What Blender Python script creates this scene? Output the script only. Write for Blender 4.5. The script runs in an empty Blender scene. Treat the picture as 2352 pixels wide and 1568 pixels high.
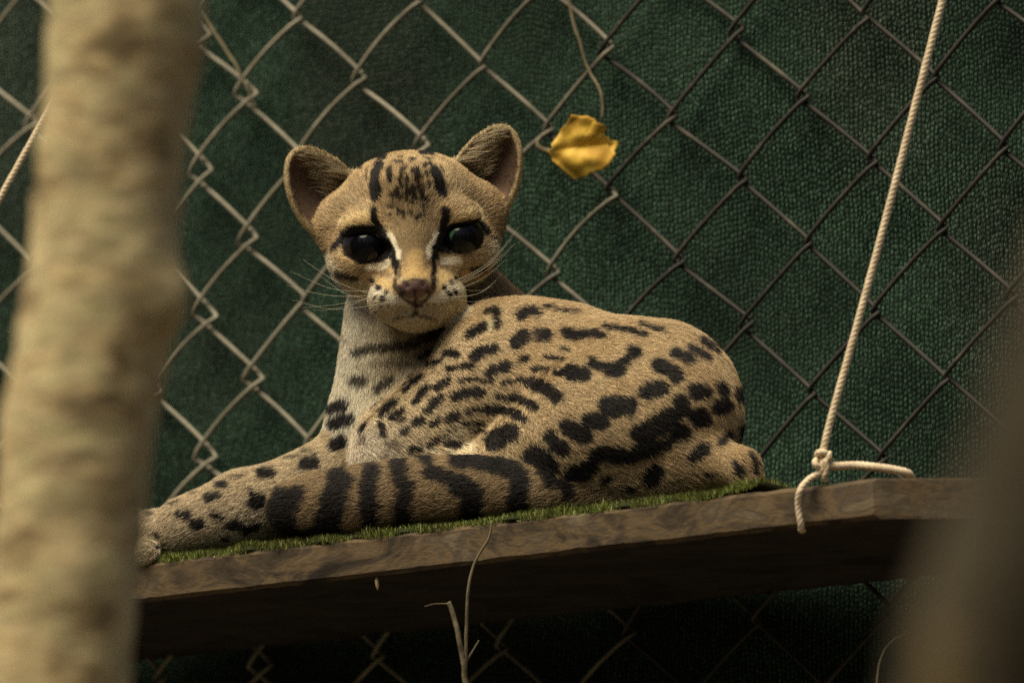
import bpy, math, random
import numpy as np
from mathutils import Vector, Matrix

random.seed(7)
rng = np.random.default_rng(11)
SC = bpy.context.scene
COL = SC.collection

# ------------------------------------------------------------------ camera
PITCH = math.radians(8.0)
CAM = np.array([0.0, 0.0, 1.25])
FWD = np.array([0.0, math.cos(PITCH), math.sin(PITCH)])
RGT = np.array([1.0, 0.0, 0.0])
UPV = np.array([0.0, -math.sin(PITCH), math.cos(PITCH)])
ZUP = np.array([0.0, 0.0, 1.0])
D0 = 4.0                       # distance of the cat
WIDE = 0.556                   # metres across the frame at that distance
FPX = 2352 * D0 / WIDE         # focal length in units of 1/2352 of the frame
S = D0 / FPX                   # metres per unit at the cat

cam_data = bpy.data.cameras.new('camera')
cam = bpy.data.objects.new('camera', cam_data)
COL.objects.link(cam)
SC.camera = cam
cam_data.sensor_width = 36.0
cam_data.lens = 36.0 * D0 / WIDE
cam_data.clip_start = 0.05
cam_data.clip_end = 4000
cam.location = CAM
cam.rotation_euler = (math.pi / 2 + PITCH, 0, 0)
cam_data.dof.use_dof = True
cam_data.dof.focus_distance = 3.99
cam_data.dof.aperture_fstop = 7.6

# ------------------------------------------------------------------ light
SUN_EL, SUN_AZ = math.radians(62), math.radians(224)   # azimuth from +Y (north) clockwise
world = bpy.data.worlds.new('World')
SC.world = world
world.use_nodes = True
nt = world.node_tree
sky = nt.nodes.new('ShaderNodeTexSky')
sky.sky_type = 'NISHITA'
sky.sun_disc = False
sky.sun_elevation = SUN_EL
sky.sun_rotation = SUN_AZ
sky.air_density = 1.0
sky.dust_density = 4.0
bg = nt.nodes['Background']
bg.inputs['Strength'].default_value = 0.065
nt.links.new(sky.outputs[0], bg.inputs[0])
sun_data = bpy.data.lights.new('sun', 'SUN')
sun_data.energy = 4.6
sun_data.angle = math.radians(42)
sun_data.color = (1.0, 0.87, 0.64)
sun = bpy.data.objects.new('sun', sun_data)
COL.objects.link(sun)
sd = Vector((math.sin(SUN_AZ) * math.cos(SUN_EL), math.cos(SUN_AZ) * math.cos(SUN_EL), math.sin(SUN_EL)))
sun.rotation_euler = (-sd).to_track_quat('-Z', 'Y').to_euler()
sun.location = (0, 0, 8)
SC.view_settings.view_transform = 'Standard'
SC.view_settings.look = 'None'
SC.view_settings.gamma = 1.0
SC.view_settings.use_curve_mapping = False
SC.view_settings.exposure = 0.36
SC.render.engine = 'CYCLES'
SC.cycles.use_denoising = False
SC.cycles.max_bounces = 6

# ------------------------------------------------------------------ helpers
def P(u, v, z=0.0):
    """point seen at frame position (u, v), z units nearer than the cat's distance"""
    d = D0 - z * S
    return CAM + d * (FWD + (u - 1176) / FPX * RGT + (784 - v) / FPX * UPV)

def project(W):
    r = np.asarray(W) - CAM
    d = r @ FWD
    return 1176 + FPX * (r @ RGT) / d, 784 - FPX * (r @ UPV) / d, d

def link(o, parent=None):
    COL.objects.link(o)
    if parent is not None:
        o.parent = parent
        if parent.type == 'EMPTY':          # parts are modelled in world coordinates
            o.matrix_parent_inverse = Matrix.Translation(parent.location).inverted()
    return o

def mesh_obj(name, verts, faces, mat, parent=None, smooth=True):
    me = bpy.data.meshes.new(name)
    verts = np.asarray(verts, dtype=np.float32)
    if isinstance(faces, np.ndarray):
        n, k = faces.shape
        me.vertices.add(len(verts))
        me.vertices.foreach_set('co', verts.ravel())
        me.loops.add(n * k)
        me.loops.foreach_set('vertex_index', faces.ravel().astype(np.int32))
        me.polygons.add(n)
        me.polygons.foreach_set('loop_start', np.arange(0, n * k, k, dtype=np.int32))
        me.update(calc_edges=True)
    else:
        me.from_pydata(verts.tolist(), [], faces)
    me.validate()
    if smooth:
        me.polygons.foreach_set('use_smooth', np.ones(len(me.polygons), dtype=bool))
    if mat:
        me.materials.append(mat)
    o = bpy.data.objects.new(name, me)
    return link(o, parent)

def empty(name, loc):
    o = bpy.data.objects.new(name, None)
    o.empty_display_size = 0.05
    COL.objects.link(o)
    o.location = tuple(float(x) for x in loc)      # at the thing's base
    return o

def tag(o, label, cat, group=None, kind=None):
    if label: o['label'] = label
    if cat: o['category'] = cat
    if group: o['group'] = group
    if kind: o['kind'] = kind
    return o

def tube(path, radius, sides=10, caps=True):
    """verts, faces of a tube along path; radius scalar or per point"""
    p = np.asarray(path, float)
    n = len(p)
    r = np.broadcast_to(np.asarray(radius, float), (n,))
    t = np.gradient(p, axis=0)
    t /= np.linalg.norm(t, axis=1)[:, None] + 1e-12
    ref = np.array([0.3, -0.2, 0.93])
    if abs(t[0] @ ref) > 0.9: ref = np.array([1.0, 0.1, 0])
    a = np.cross(t[0], ref); a /= np.linalg.norm(a)
    V = []
    ang = np.linspace(0, 2 * np.pi, sides, endpoint=False)
    for i in range(n):
        a = a - t[i] * (a @ t[i]); a /= np.linalg.norm(a) + 1e-12
        b = np.cross(t[i], a)
        V.append(p[i] + r[i] * (np.cos(ang)[:, None] * a + np.sin(ang)[:, None] * b))
    V = np.concatenate(V)
    F = []
    for i in range(n - 1):
        for k in range(sides):
            k2 = (k + 1) % sides
            F.append((i * sides + k, i * sides + k2, (i + 1) * sides + k2, (i + 1) * sides + k))
    if caps:
        F.append(tuple(range(sides))[::-1])
        F.append(tuple((n - 1) * sides + k for k in range(sides)))
    return V, F

def spline(pts, n):
    """Catmull-Rom through pts, n samples"""
    p = np.asarray(pts, float)
    p = np.vstack([2 * p[0] - p[1], p, 2 * p[-1] - p[-2]])
    m = len(p) - 3
    ts = np.linspace(0, m - 1e-6, n)
    i = ts.astype(int); f = (ts - i)[:, None]
    p0, p1, p2, p3 = p[i], p[i + 1], p[i + 2], p[i + 3]
    return 0.5 * (2 * p1 + (p2 - p0) * f + (2 * p0 - 5 * p1 + 4 * p2 - p3) * f ** 2 + (3 * p1 - p0 - 3 * p2 + p3) * f ** 3)

def merge(parts):
    V, F, o = [], [], 0
    for v, f in parts:
        V.append(v)
        F += [tuple(i + o for i in q) for q in f]
        o += len(v)
    return np.concatenate(V), F

def vnoise(p, seed=0):
    """smooth value noise, p (n,3) -> (n,) in 0..1"""
    p = np.asarray(p, float) + 1000.0
    i = np.floor(p).astype(np.int64); f = p - i
    f = f * f * (3 - 2 * f)
    def h(x, y, z):
        k = (x * 73856093) ^ (y * 19349663) ^ (z * 83492791) ^ (seed * 2654435)
        k = (k ^ (k >> 13)) * 1274126177
        return ((k ^ (k >> 16)) & 0xFFFF) / 65535.0
    r = 0
    for dx in (0, 1):
        for dy in (0, 1):
            for dz in (0, 1):
                w = (f[:, 0] if dx else 1 - f[:, 0]) * (f[:, 1] if dy else 1 - f[:, 1]) * (f[:, 2] if dz else 1 - f[:, 2])
                r = r + w * h(i[:, 0] + dx, i[:, 1] + dy, i[:, 2] + dz)
    return r

def sstep(a, b, x):
    t = np.clip((x - a) / (b - a), 0, 1)
    return t * t * (3 - 2 * t)

# ------------------------------------------------------------------ materials
def new_mat(name, rough=0.8, spec=0.3):
    m = bpy.data.materials.new(name)
    m.use_nodes = True
    b = m.node_tree.nodes['Principled BSDF']
    b.inputs['Roughness'].default_value = rough
    b.inputs['Specular IOR Level'].default_value = spec
    return m, m.node_tree, b

def ramp_mat(name, cols, scale=(10, 10, 10), rough=0.85, detail=6, bump=0.3, bscale=60, spec=0.25, dist=0.002, distort=0.6):
    """noise driven colour ramp with a bump"""
    m, t, b = new_mat(name, rough, spec)
    tc = t.nodes.new('ShaderNodeTexCoord')
    mp = t.nodes.new('ShaderNodeMapping'); mp.inputs['Scale'].default_value = scale
    no = t.nodes.new('ShaderNodeTexNoise'); no.inputs['Scale'].default_value = 1.0
    no.inputs['Detail'].default_value = detail; no.inputs['Distortion'].default_value = distort
    no.inputs['Roughness'].default_value = 0.62
    rp = t.nodes.new('ShaderNodeValToRGB')
    el = rp.color_ramp.elements
    el[0].position, el[0].color = cols[0][0], (*cols[0][1], 1)
    el[1].position, el[1].color = cols[-1][0], (*cols[-1][1], 1)
    for pos, c in cols[1:-1]:
        e = el.new(pos); e.color = (*c, 1)
    n2 = t.nodes.new('ShaderNodeTexNoise'); n2.inputs['Scale'].default_value = bscale
    n2.inputs['Detail'].default_value = 5
    bp = t.nodes.new('ShaderNodeBump'); bp.inputs['Strength'].default_value = bump; bp.inputs['Distance'].default_value = dist
    L = t.links
    L.new(tc.outputs['Object'], mp.inputs[0]); L.new(mp.outputs[0], no.inputs['Vector'])
    L.new(no.outputs['Fac'], rp.inputs[0]); L.new(rp.outputs[0], b.inputs['Base Color'])
    L.new(mp.outputs[0], n2.inputs['Vector']); n2.inputs['Scale'].default_value = bscale / max(scale)
    L.new(n2.outputs['Fac'], bp.inputs['Height']); L.new(bp.outputs[0], b.inputs['Normal'])
    return m

def attr_mat(name, attr='Col', rough=0.7, spec=0.2, sheen=0.0):
    m, t, b = new_mat(name, rough, spec)
    a = t.nodes.new('ShaderNodeAttribute'); a.attribute_name = attr
    t.links.new(a.outputs['Color'], b.inputs['Base Color'])
    b.inputs['Sheen Weight'].default_value = sheen
    return m

M_ground = ramp_mat('soil', [(0.3, (0.07, 0.058, 0.042)), (0.7, (0.17, 0.14, 0.10))], (3, 3, 3), bump=0.6, bscale=30, dist=0.02)
M_bark = ramp_mat('pale_bark', [(0.36, (0.18, 0.135, 0.068)), (0.43, (0.33, 0.25, 0.125)), (0.48, (0.48, 0.385, 0.195)), (0.53, (0.37, 0.29, 0.17)), (0.57, (0.36, 0.325, 0.155)), (0.63, (0.53, 0.43, 0.24))],
                  (34, 34, 70), bump=0.6, bscale=160, dist=0.003, distort=0.8)
M_bark2 = ramp_mat('dark_bark', [(0.3, (0.014, 0.011, 0.006)), (0.48, (0.036, 0.029, 0.016)), (0.58, (0.048, 0.038, 0.021)), (0.68, (0.11, 0.076, 0.024))],
                   (34, 34, 10), bump=0.6, bscale=120, dist=0.003)
M_board = ramp_mat('weathered_board', [(0.34, (0.015, 0.011, 0.007)), (0.43, (0.050, 0.036, 0.021)), (0.51, (0.105, 0.072, 0.036)), (0.57, (0.058, 0.044, 0.028)), (0.66, (0.125, 0.096, 0.058))],
                   (22, 22, 50), bump=0.4, bscale=700, dist=0.0008, distort=0.9, detail=10)
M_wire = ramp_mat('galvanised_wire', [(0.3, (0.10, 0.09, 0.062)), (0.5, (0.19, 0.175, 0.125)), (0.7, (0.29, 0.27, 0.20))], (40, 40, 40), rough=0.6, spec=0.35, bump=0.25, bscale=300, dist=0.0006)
M_wire_d = ramp_mat('wire_shade_tone', [(0.3, (0.012, 0.011, 0.009)), (0.55, (0.03, 0.027, 0.022)), (0.78, (0.10, 0.09, 0.065))], (34, 34, 34), rough=0.65, spec=0.25, bump=0.3, bscale=300, dist=0.0006)  # same wire with the unlit right side's darkness painted into the colour
M_wire_m = ramp_mat('wire_half_shade_tone', [(0.3, (0.05, 0.045, 0.033)), (0.5, (0.11, 0.10, 0.073)), (0.72, (0.22, 0.20, 0.145))], (36, 36, 36), rough=0.6, spec=0.3, bump=0.25, bscale=300, dist=0.0006)  # in-between step of the painted shade
M_rope = ramp_mat('cotton_cord', [(0.3, (0.50, 0.40, 0.26)), (0.6, (0.70, 0.58, 0.40))], (120, 120, 120), rough=0.9, spec=0.1, bump=0.4, bscale=900, dist=0.0005)
M_twig = ramp_mat('dry_twig', [(0.3, (0.07, 0.055, 0.03)), (0.7, (0.20, 0.17, 0.10))], (60, 60, 30), bump=0.4, bscale=300)
M_leaf = ramp_mat('yellow_leaf', [(0.3, (0.42, 0.22, 0.03)), (0.5, (0.64, 0.40, 0.05)), (0.75, (0.72, 0.50, 0.09))], (60, 60, 60), rough=0.6, bump=0.3, bscale=500, dist=0.0005)
M_flake = ramp_mat('wood_flake', [(0.3, (0.40, 0.30, 0.16)), (0.7, (0.58, 0.45, 0.27))], (90, 90, 90))

# ------------------------------------------------------------------ ground
gs = 60.0
gx = np.linspace(-gs, gs, 61)
GX, GY = np.meshgrid(gx, gx)
gp = np.stack([GX.ravel(), GY.ravel(), np.zeros(GX.size)], 1)
gp[:, 2] = (vnoise(gp * 0.35, 3) - 0.5) * 0.25
gp[:, 2] -= 0.05
gi = np.arange(61 * 61).reshape(61, 61)
gf = np.stack([gi[:-1, :-1], gi[:-1, 1:], gi[1:, 1:], gi[1:, :-1]], -1).reshape(-1, 4)
g = mesh_obj('ground', gp, gf, M_ground)
g['kind'] = 'structure'

# added leaf wall, out of view behind and beside the viewer, blocks low sky light
nh = 34000
ha = rng.uniform(math.radians(150), math.radians(390), nh)
hr = 5.5 + rng.normal(0, 0.35, nh)
hz = rng.uniform(-0.1, 5.0, nh) * (0.9 + 0.25 * np.sin(ha * 9))
hc = np.stack([hr * np.cos(ha) * 0.9, 1.5 + hr * np.sin(ha), hz], 1)
hu = rng.normal(0, 1, (nh, 3)); hu /= np.linalg.norm(hu, axis=1)[:, None]
hv = np.cross(hu, rng.normal(0, 1, (nh, 3))); hv /= np.linalg.norm(hv, axis=1)[:, None]
hs = rng.uniform(0.08, 0.17, (nh, 1))
hV = np.stack([hc - hu * hs, hc + hv * hs * 0.5, hc + hu * hs, hc - hv * hs * 0.5], 1).reshape(-1, 3)
hF = np.arange(nh * 4).reshape(-1, 4)
M_light_block = ramp_mat('light_block_leaves', [(0.3, (0.035, 0.055, 0.018)), (0.7, (0.07, 0.11, 0.035))], (2, 2, 2), bump=0)
hd_ = mesh_obj('light_block_hedge', hV, hF, M_light_block, smooth=False)
hd_['kind'] = 'stuff'
hd_['label'] = 'dark green foliage added out of view behind the viewer to block low light'
hd_['category'] = 'light_block_hedge'

# ------------------------------------------------------------------ shelf frame
YAW = math.radians(30)
def zf(u):                      # nearness of the shelf's front edge at frame position u
    return math.tan(YAW) * (u - 1176) + 200
def vtop(u):                    # frame height of the board's top edge
    return 1293 - 0.1165 * (u - 325)
EA = P(325, vtop(325), zf(325)); EB = P(2005, vtop(2005), zf(2005))
ED = (EB - EA) / np.linalg.norm(EB - EA)          # along the edge, left to right
EN = np.cross(ZUP, ED); EN /= np.linalg.norm(EN)  # away from the viewer
if EN @ FWD < 0: EN = -EN
EUP = np.cross(ED, EN); EUP /= np.linalg.norm(EUP)
if EUP[2] < 0: EUP = -EUP
LEN_R = np.linalg.norm(EB - EA)
def shelf(s, n, h):             # s metres along from EA, n metres back, h up
    return EA + s * ED + n * EN + h * EUP

# board: a weathered plank with a skew cut right end and worn arrises
S0, S1 = -0.245, LEN_R
DEPTH, THK = 0.2305, 0.0215
def board_mesh():
    ns, nn = 150, 10
    V, idx = [], {}
    prof = []                    # closed profile in (n, h)
    c = 0.0022
    prof += [(0, -THK + c), (0, -THK * 0.5), (0, -c), (c, 0)]
    prof += [(DEPTH * k / 6, 0) for k in range(1, 6)]
    prof += [(DEPTH - c, 0), (DEPTH, -c), (DEPTH, -THK + c), (DEPTH - c, -THK)]
    prof += [(DEPTH * k / 6, -THK) for k in range(5, 0, -1)]
    prof += [(c, -THK)]
    m = len(prof)
    ss = np.linspace(0, 1, ns)
    for i, t in enumerate(ss):
        for (n, h) in prof:
            s = S0 + t * (S1 - S0) + n * 1.15 * t ** 30      # skew right end
            V.append(shelf(s, n, h))
    V = np.array(V)
    wob = (vnoise(V * 90, 5) - 0.5) * 0.0007 + (vnoise(V * 260, 6) - 0.5) * 0.0008
    V += wob[:, None] * (EUP - EN) * 0.9
    F = []
    for i in range(ns - 1):
        for k in range(m):
            k2 = (k + 1) % m
            F.append((i * m + k, (i + 1) * m + k, (i + 1) * m + k2, i * m + k2))
    F.append(tuple(range(m))); F.append(tuple((ns - 1) * m + k for k in range(m))[::-1])
    return V, F
shelf_root = empty('hanging_shelf', EA)
tag(shelf_root, 'weathered brown board shelf hung from cords, carrying the cat', 'shelf')
V, F = board_mesh()
bo = mesh_obj('board', V, F, M_board, shelf_root, smooth=False)
M_under = ramp_mat('underside_shade_tone', [(0.3, (0.014, 0.012, 0.010)), (0.7, (0.04, 0.034, 0.026))], (24, 24, 24), bump=0.5, bscale=200, rough=0.95, spec=0.1)  # shade below the shelf painted in as a near-black colour
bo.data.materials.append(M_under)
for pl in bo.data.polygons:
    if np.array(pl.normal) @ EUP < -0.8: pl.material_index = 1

# ------------------------------------------------------------------ turf mat
M_mat = ramp_mat('mat_backing', [(0.3, (0.03, 0.04, 0.012)), (0.7, (0.06, 0.075, 0.025))], (50, 50, 50))
M_blade = attr_mat('turf_blades', rough=0.55, spec=0.3)
TS0, TS1, TN0, TN1, TH = -0.02, (1748 - 325) / (2005 - 325) * LEN_R, 0.002, 0.205, 0.0022
mat_root = empty('turf_mat', EA)
tag(mat_root, 'green artificial turf mat lying under the spotted cat on the board', 'turf mat')
nS = 120
V = []; F = []
for i in range(nS):
    s = TS0 + (TS1 - TS0) * i / (nS - 1)
    e = 0.0015 * math.sin(i * 0.9) + 0.0012 * math.sin(i * 0.37 + 2)
    lift = 0.004 * max(0, (i - 108) / 11) ** 2
    for (n, h) in ((TN0 + e, 0.0006), (TN0 + e, TH), (TN1, TH), (TN1, 0.0006)):
        V.append(shelf(s, n, h + lift))
for i in range(nS - 1):
    for k in range(4):
        k2 = (k + 1) % 4
        F.append((i * 4 + k, (i + 1) * 4 + k, (i + 1) * 4 + k2, i * 4 + k2))
F.append((0, 1, 2, 3)); F.append(tuple((nS - 1) * 4 + k for k in (3, 2, 1, 0)))
mesh_obj('mat_backing', V, F, M_mat, mat_root, smooth=False)
def blades(count, n_lo, n_hi, hmin, hmax):
    s = rng.uniform(TS0, TS1, count)
    n = n_lo + (n_hi - n_lo) * rng.random(count) ** 1.3 + 0.0013 * np.sin(s * 190)
    h = rng.uniform(hmin, hmax, count) * (0.45 + 1.1 * vnoise(np.stack([s * 75, n * 60, s * 0], 1), 4))
    tall = rng.random(count) < 0.012
    h = np.where(tall, h * 1.5, h)
    lift = 0.004 * np.clip((s - TS0) / (TS1 - TS0) * 119 / 11 - 108 / 11, 0, None) ** 2
    base = EA + s[:, None] * ED + n[:, None] * EN + (TH - 0.0008 + lift)[:, None] * EUP
    front = sstep(0.006, 0.0, n - n_lo) * (n_lo < 0.01)
    base = base - (front * rng.uniform(0, 0.0032, count))[:, None] * EUP - (front * rng.uniform(0, 0.002, count))[:, None] * EN
    a = rng.uniform(0, 2 * np.pi, count)
    side = np.cos(a)[:, None] * ED + np.sin(a)[:, None] * EN * 0.6
    lean = rng.normal(0, 0.35, (count, 1)) * ED + (rng.normal(-0.25, 0.35, (count, 1))) * EN
    w = rng.uniform(0.0002, 0.00042, count)[:, None]
    mid = base + h[:, None] * 0.55 * (EUP + 0.5 * lean)
    tip = base + h[:, None] * (EUP + 1.15 * lean)
    V = np.stack([base - w * side, base + w * side, mid + w * 0.8 * side, mid - w * 0.8 * side, tip], 1).reshape(-1, 3)
    o = np.arange(count)[:, None] * 5
    F = np.concatenate([o + [0, 1, 2], o + [0, 2, 3], o + [3, 2, 4]], 0)
    c0 = np.array([0.065, 0.095, 0.014]); c1 = np.array([0.20, 0.235, 0.045]); c2 = np.array([0.30, 0.30, 0.11])
    t = rng.random((count, 1)); pale = (rng.random((count, 1)) < 0.06)
    c = np.where(pale, c2, c0 + (c1 - c0) * t)
    pt = sstep(0.45, 0.75, vnoise(np.stack([s * 42, n * 90, s * 0 + 9], 1), 15))[:, None] * rng.uniform(0.2, 1, (count, 1))
    c = c * (1 - pt * 0.75) + np.array([0.085, 0.072, 0.026]) * pt * 0.75
    c = np.repeat(c, 5, 0)
    return V, F, c
Va, Fa, Ca = blades(26000, TN0 - 0.001, 0.028, 0.0020, 0.0044)
Vb, Fb, Cb = blades(16000, 0.02, TN1, 0.003, 0.005)
V = np.concatenate([Va, Vb]); F = np.concatenate([Fa, Fb + len(Va)]); C = np.concatenate([Ca, Cb])
bl = mesh_obj('grass_blades', V, F, M_blade, mat_root, smooth=False)
bl['kind'] = 'stuff'
at = bl.data.attributes.new('Col', 'FLOAT_COLOR', 'POINT')
at.data.foreach_set('color', np.concatenate([C, np.ones((len(C), 1))], 1).astype(np.float32).ravel())
# ==== PART2 ====
# ------------------------------------------------------------------ fence plane
FH = np.array([math.cos(YAW), -math.sin(YAW), 0.0])       # along the fence, left to right (nearer)
FN = np.array([-math.sin(YAW), -math.cos(YAW), 0.0])      # towards the viewer
FO = P(1176, 784, 200 - 1155)
def on_fence(u, v):
    r = FWD + (u - 1176) / FPX * RGT + (784 - v) / FPX * UPV
    t = ((FO - CAM) @ FN) / (r @ FN)
    w = CAM + t * r - FO
    return np.array([w @ FH, w[2]])
def fence(x, y, k=0.0):
    return FO + x * FH + y * ZUP + k * FN
KN = [((822, 188), 0, 0), ((1118, 144), 1, 0), ((670, 48), -.5, -.5), ((964, 12), .5, -.5), ((968, 330), .5, .5), ((1266, 288), 1.5, .5),
      ((538, 228), -1, 0), ((1555, 256), 2.5, .5), ((1849, 220), 3.5, .5), ((1985, 42), 4, 0), ((1695, 72), 3, 0), ((1701, 406), 3, 1), ((1995, 374), 4, 1),
      ((2143, 196), 4.5, .5), ((2157, 534), 4.5, 1.5), ((1561, 588), 2.5, 1.5), ((1857, 554), 3.5, 1.5), ((2297, 344), 5, 1), ((698, 692), -.5, 1.5),
      ((553, 554), -1, 1), ((568, 885), -1, 2)]
A = np.array([[1, i, j] for _, i, j in KN], float)
B = np.array([on_fence(*p) for p, _, _ in KN])
(L0, La, Lb), *_ = np.linalg.lstsq(A, B, rcond=None)
WR = 0.00142
fence_root = empty('chain_link_fence', FO)
tag(fence_root, 'grey chain link wire fence in front of the green shade net', 'fence')

def wire_path(cl, phase_l, j0, j1, off=(0, 0), rnd=None):
    """zigzag between lattice column cl (left bends) and cl+.5 (right bends)"""
    o = 0.0031
    pts = []
    j = j0
    off = np.asarray(off)
    bends = []
    while j <= j1:
        bends.append(('R', cl + 0.5, j + (0.5 - phase_l)))
        bends.append(('L', cl, j + (1.0 - phase_l)))
        j += 1
    jit = rnd.normal(0, 0.0013, (len(bends), 2))
    cen = [L0 + La * i + Lb * jj + off + jit[q] for q, (_, i, jj) in enumerate(bends)]
    for q in range(len(bends) - 1):
        a, b = cen[q], cen[q + 1]
        k0 = bends[q][0]
        ax = np.array([o, 0.0]) if k0 == 'R' else np.array([-o, 0.0])
        bx = -ax
        p0, p1 = a + ax, b + bx
        # R->L is the '/' strand in front, L->R the '\' strand behind
        dep = 0.0021 if k0 == 'R' else -0.0021
        bow = (0.0030 if cl < 2.4 else 0.0010) * rnd.uniform(0.2, 1.5)
        d = p1 - p0
        nrm = np.array([-d[1], d[0]]) / np.linalg.norm(d) * (1 if k0 == 'R' else -0.35)
        for t in ([0.0, 0.045, 0.1] + list(np.linspace(0.2, 0.8, 7)) + [0.9, 0.955]):
            m = p0 + d * t + nrm * bow * math.sin(math.pi * t) * -1
            k = dep * min(1.0, math.sin(math.pi * min(max(t, 0), 1)) * 3.2)
            pts.append(fence(m[0], m[1], k))
    return np.array(pts)

rw = np.random.default_rng(5)
wires = []
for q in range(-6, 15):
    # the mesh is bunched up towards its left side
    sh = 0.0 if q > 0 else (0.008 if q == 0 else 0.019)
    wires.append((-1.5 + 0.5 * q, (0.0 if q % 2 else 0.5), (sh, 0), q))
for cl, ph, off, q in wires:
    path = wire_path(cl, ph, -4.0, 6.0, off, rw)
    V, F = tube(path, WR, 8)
    mesh_obj('wire', V, F, M_wire_d if q >= 7 else (M_wire_m if q >= 4 else M_wire), fence_root)  # wires darken in steps to the right, shade painted by material

# ------------------------------------------------------------------ shade net
def net_depth(x, y):
    p = np.stack([x * 7, y * 7, x * 0], -1).reshape(-1, 3)
    d = (vnoise(p * [1, 0.8, 1], 8) - 0.5) * 0.016 + (vnoise(p * [1.8, 3.2, 1] + 5, 9) - 0.5) * 0.0045
    d = d.reshape(np.shape(x))
    # shallow quilting: the net bulges out of the diamonds and creases along diagonals
    d = d + 0.0008 * np.sin((x * 0.5 + y) * 60 + 2 * np.sin(x * 9))
    return d - 0.0140
NX0, NX1, NY0, NY1 = -0.47, 0.42, -0.62, 0.62
root_net = empty('shade_net', FO)
tag(root_net, 'dark green knitted shade net hanging behind the wire fence', 'shade net')
nx, ny = 180, 240
gx, gy = np.meshgrid(np.linspace(NX0, NX1, nx), np.linspace(NY0, NY1, ny))
gk = net_depth(gx, gy) - 0.0016
V = FO + gx.ravel()[:, None] * FH + gy.ravel()[:, None] * ZUP + gk.ravel()[:, None] * FN
ii = np.arange(nx * ny).reshape(ny, nx)
F = np.stack([ii[:-1, :-1], ii[:-1, 1:], ii[1:, 1:], ii[1:, :-1]], -1).reshape(-1, 4)
M_netb, t, b = new_mat('net_ground_yarn', 0.9, 0.1)
b.inputs['Base Color'].default_value = (0.007, 0.018, 0.010, 1)
mesh_obj('net_sheet', V, F, M_netb, root_net)
# knitted stitches: pairs of leaning loops in wales
px_, py_ = 0.0027, 0.0030
wx = np.arange(NX0, NX1, px_); wy = np.arange(NY0 + 0.08, NY1 - 0.2, py_)
cx, cy = np.meshgrid(wx, wy)
cx = cx.ravel(); cy = cy.ravel() + rng.uniform(0, py_, len(wx) + 2)[np.round((cx - NX0) / px_).astype(int)]
N = len(cx)
dev = (vnoise(np.stack([cx * 30, cy * 30, cx * 0], 1), 21) - 0.5) * 0.004
Vs, Fs, Cs = [], [], []
fade = vnoise(np.stack([cx * 16, cy * 12, cx * 0 + 3], 1), 31)
for sgn in (-1, 1):
    j = rng.normal(0, 0.00022, (N, 2))
    x0 = cx + j[:, 0] + sgn * px_ * 0.25; x1 = cx + j[:, 0] + sgn * px_ * 0.07
    y0 = cy + j[:, 1] + dev + py_ * 0.66; y1 = cy + j[:, 1] + dev - py_ * 0.56
    w = px_ * rng.uniform(0.08, 0.17, N)
    k = net_depth(cx, cy)
    def at_(x, y, kk): return FO + x[:, None] * FH + y[:, None] * ZUP + kk[:, None] * FN
    xm, ym = (x0 + x1) / 2, (y0 + y1) / 2
    top, bot = at_(x0, y0, k - 0.001), at_(x1, y1, k - 0.0007)
    m1, m2, m3 = at_(xm - w, ym, k - 0.0001), at_(xm + w, ym, k - 0.0001), at_(xm, ym, k + 0.0003)
    Vs.append(np.stack([top, m1, m3, m2, bot], 1).reshape(-1, 3))
    o = np.arange(N)[:, None] * 5
    Fs.append(np.concatenate([o + [0, 1, 2], o + [0, 2, 3], o + [4, 2, 1], o + [4, 3, 2]], 0))
    br = 1.08 * rng.uniform(0.35, 1.55, N) * (0.5 + 0.9 * fade) * (0.7 + 0.6 * vnoise(np.stack([cx * 5, cy * 4, cx * 0 + 8], 1), 33))
    hue = rng.random(N)[:, None]
    c = br[:, None] * ((1 - hue) * np.array([0.025, 0.066, 0.036]) + hue * np.array([0.046, 0.086, 0.060]))
    dirt = 0.7 * sstep(0.5, 0.8, vnoise(np.stack([cx * 9, cy * 7, cx * 0 + 4], 1), 35))[:, None]
    c = c * (1 - dirt) + br[:, None] * np.array([0.055, 0.066, 0.050]) * dirt
    Cs.append(np.repeat(c, 5, 0))
V = np.concatenate(Vs); F = np.concatenate([Fs[0], Fs[1] + len(Vs[0])]); C = np.concatenate(Cs)
M_knit = attr_mat('net_stitches', rough=0.6, spec=0.25)
kn = mesh_obj('knit_stitches', V, F, M_knit, root_net, smooth=True)
kn['kind'] = 'stuff'
at = kn.data.attributes.new('Col', 'FLOAT_COLOR', 'POINT')
at.data.foreach_set('color', np.concatenate([C, np.ones((len(C), 1))], 1).astype(np.float32).ravel())

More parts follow.
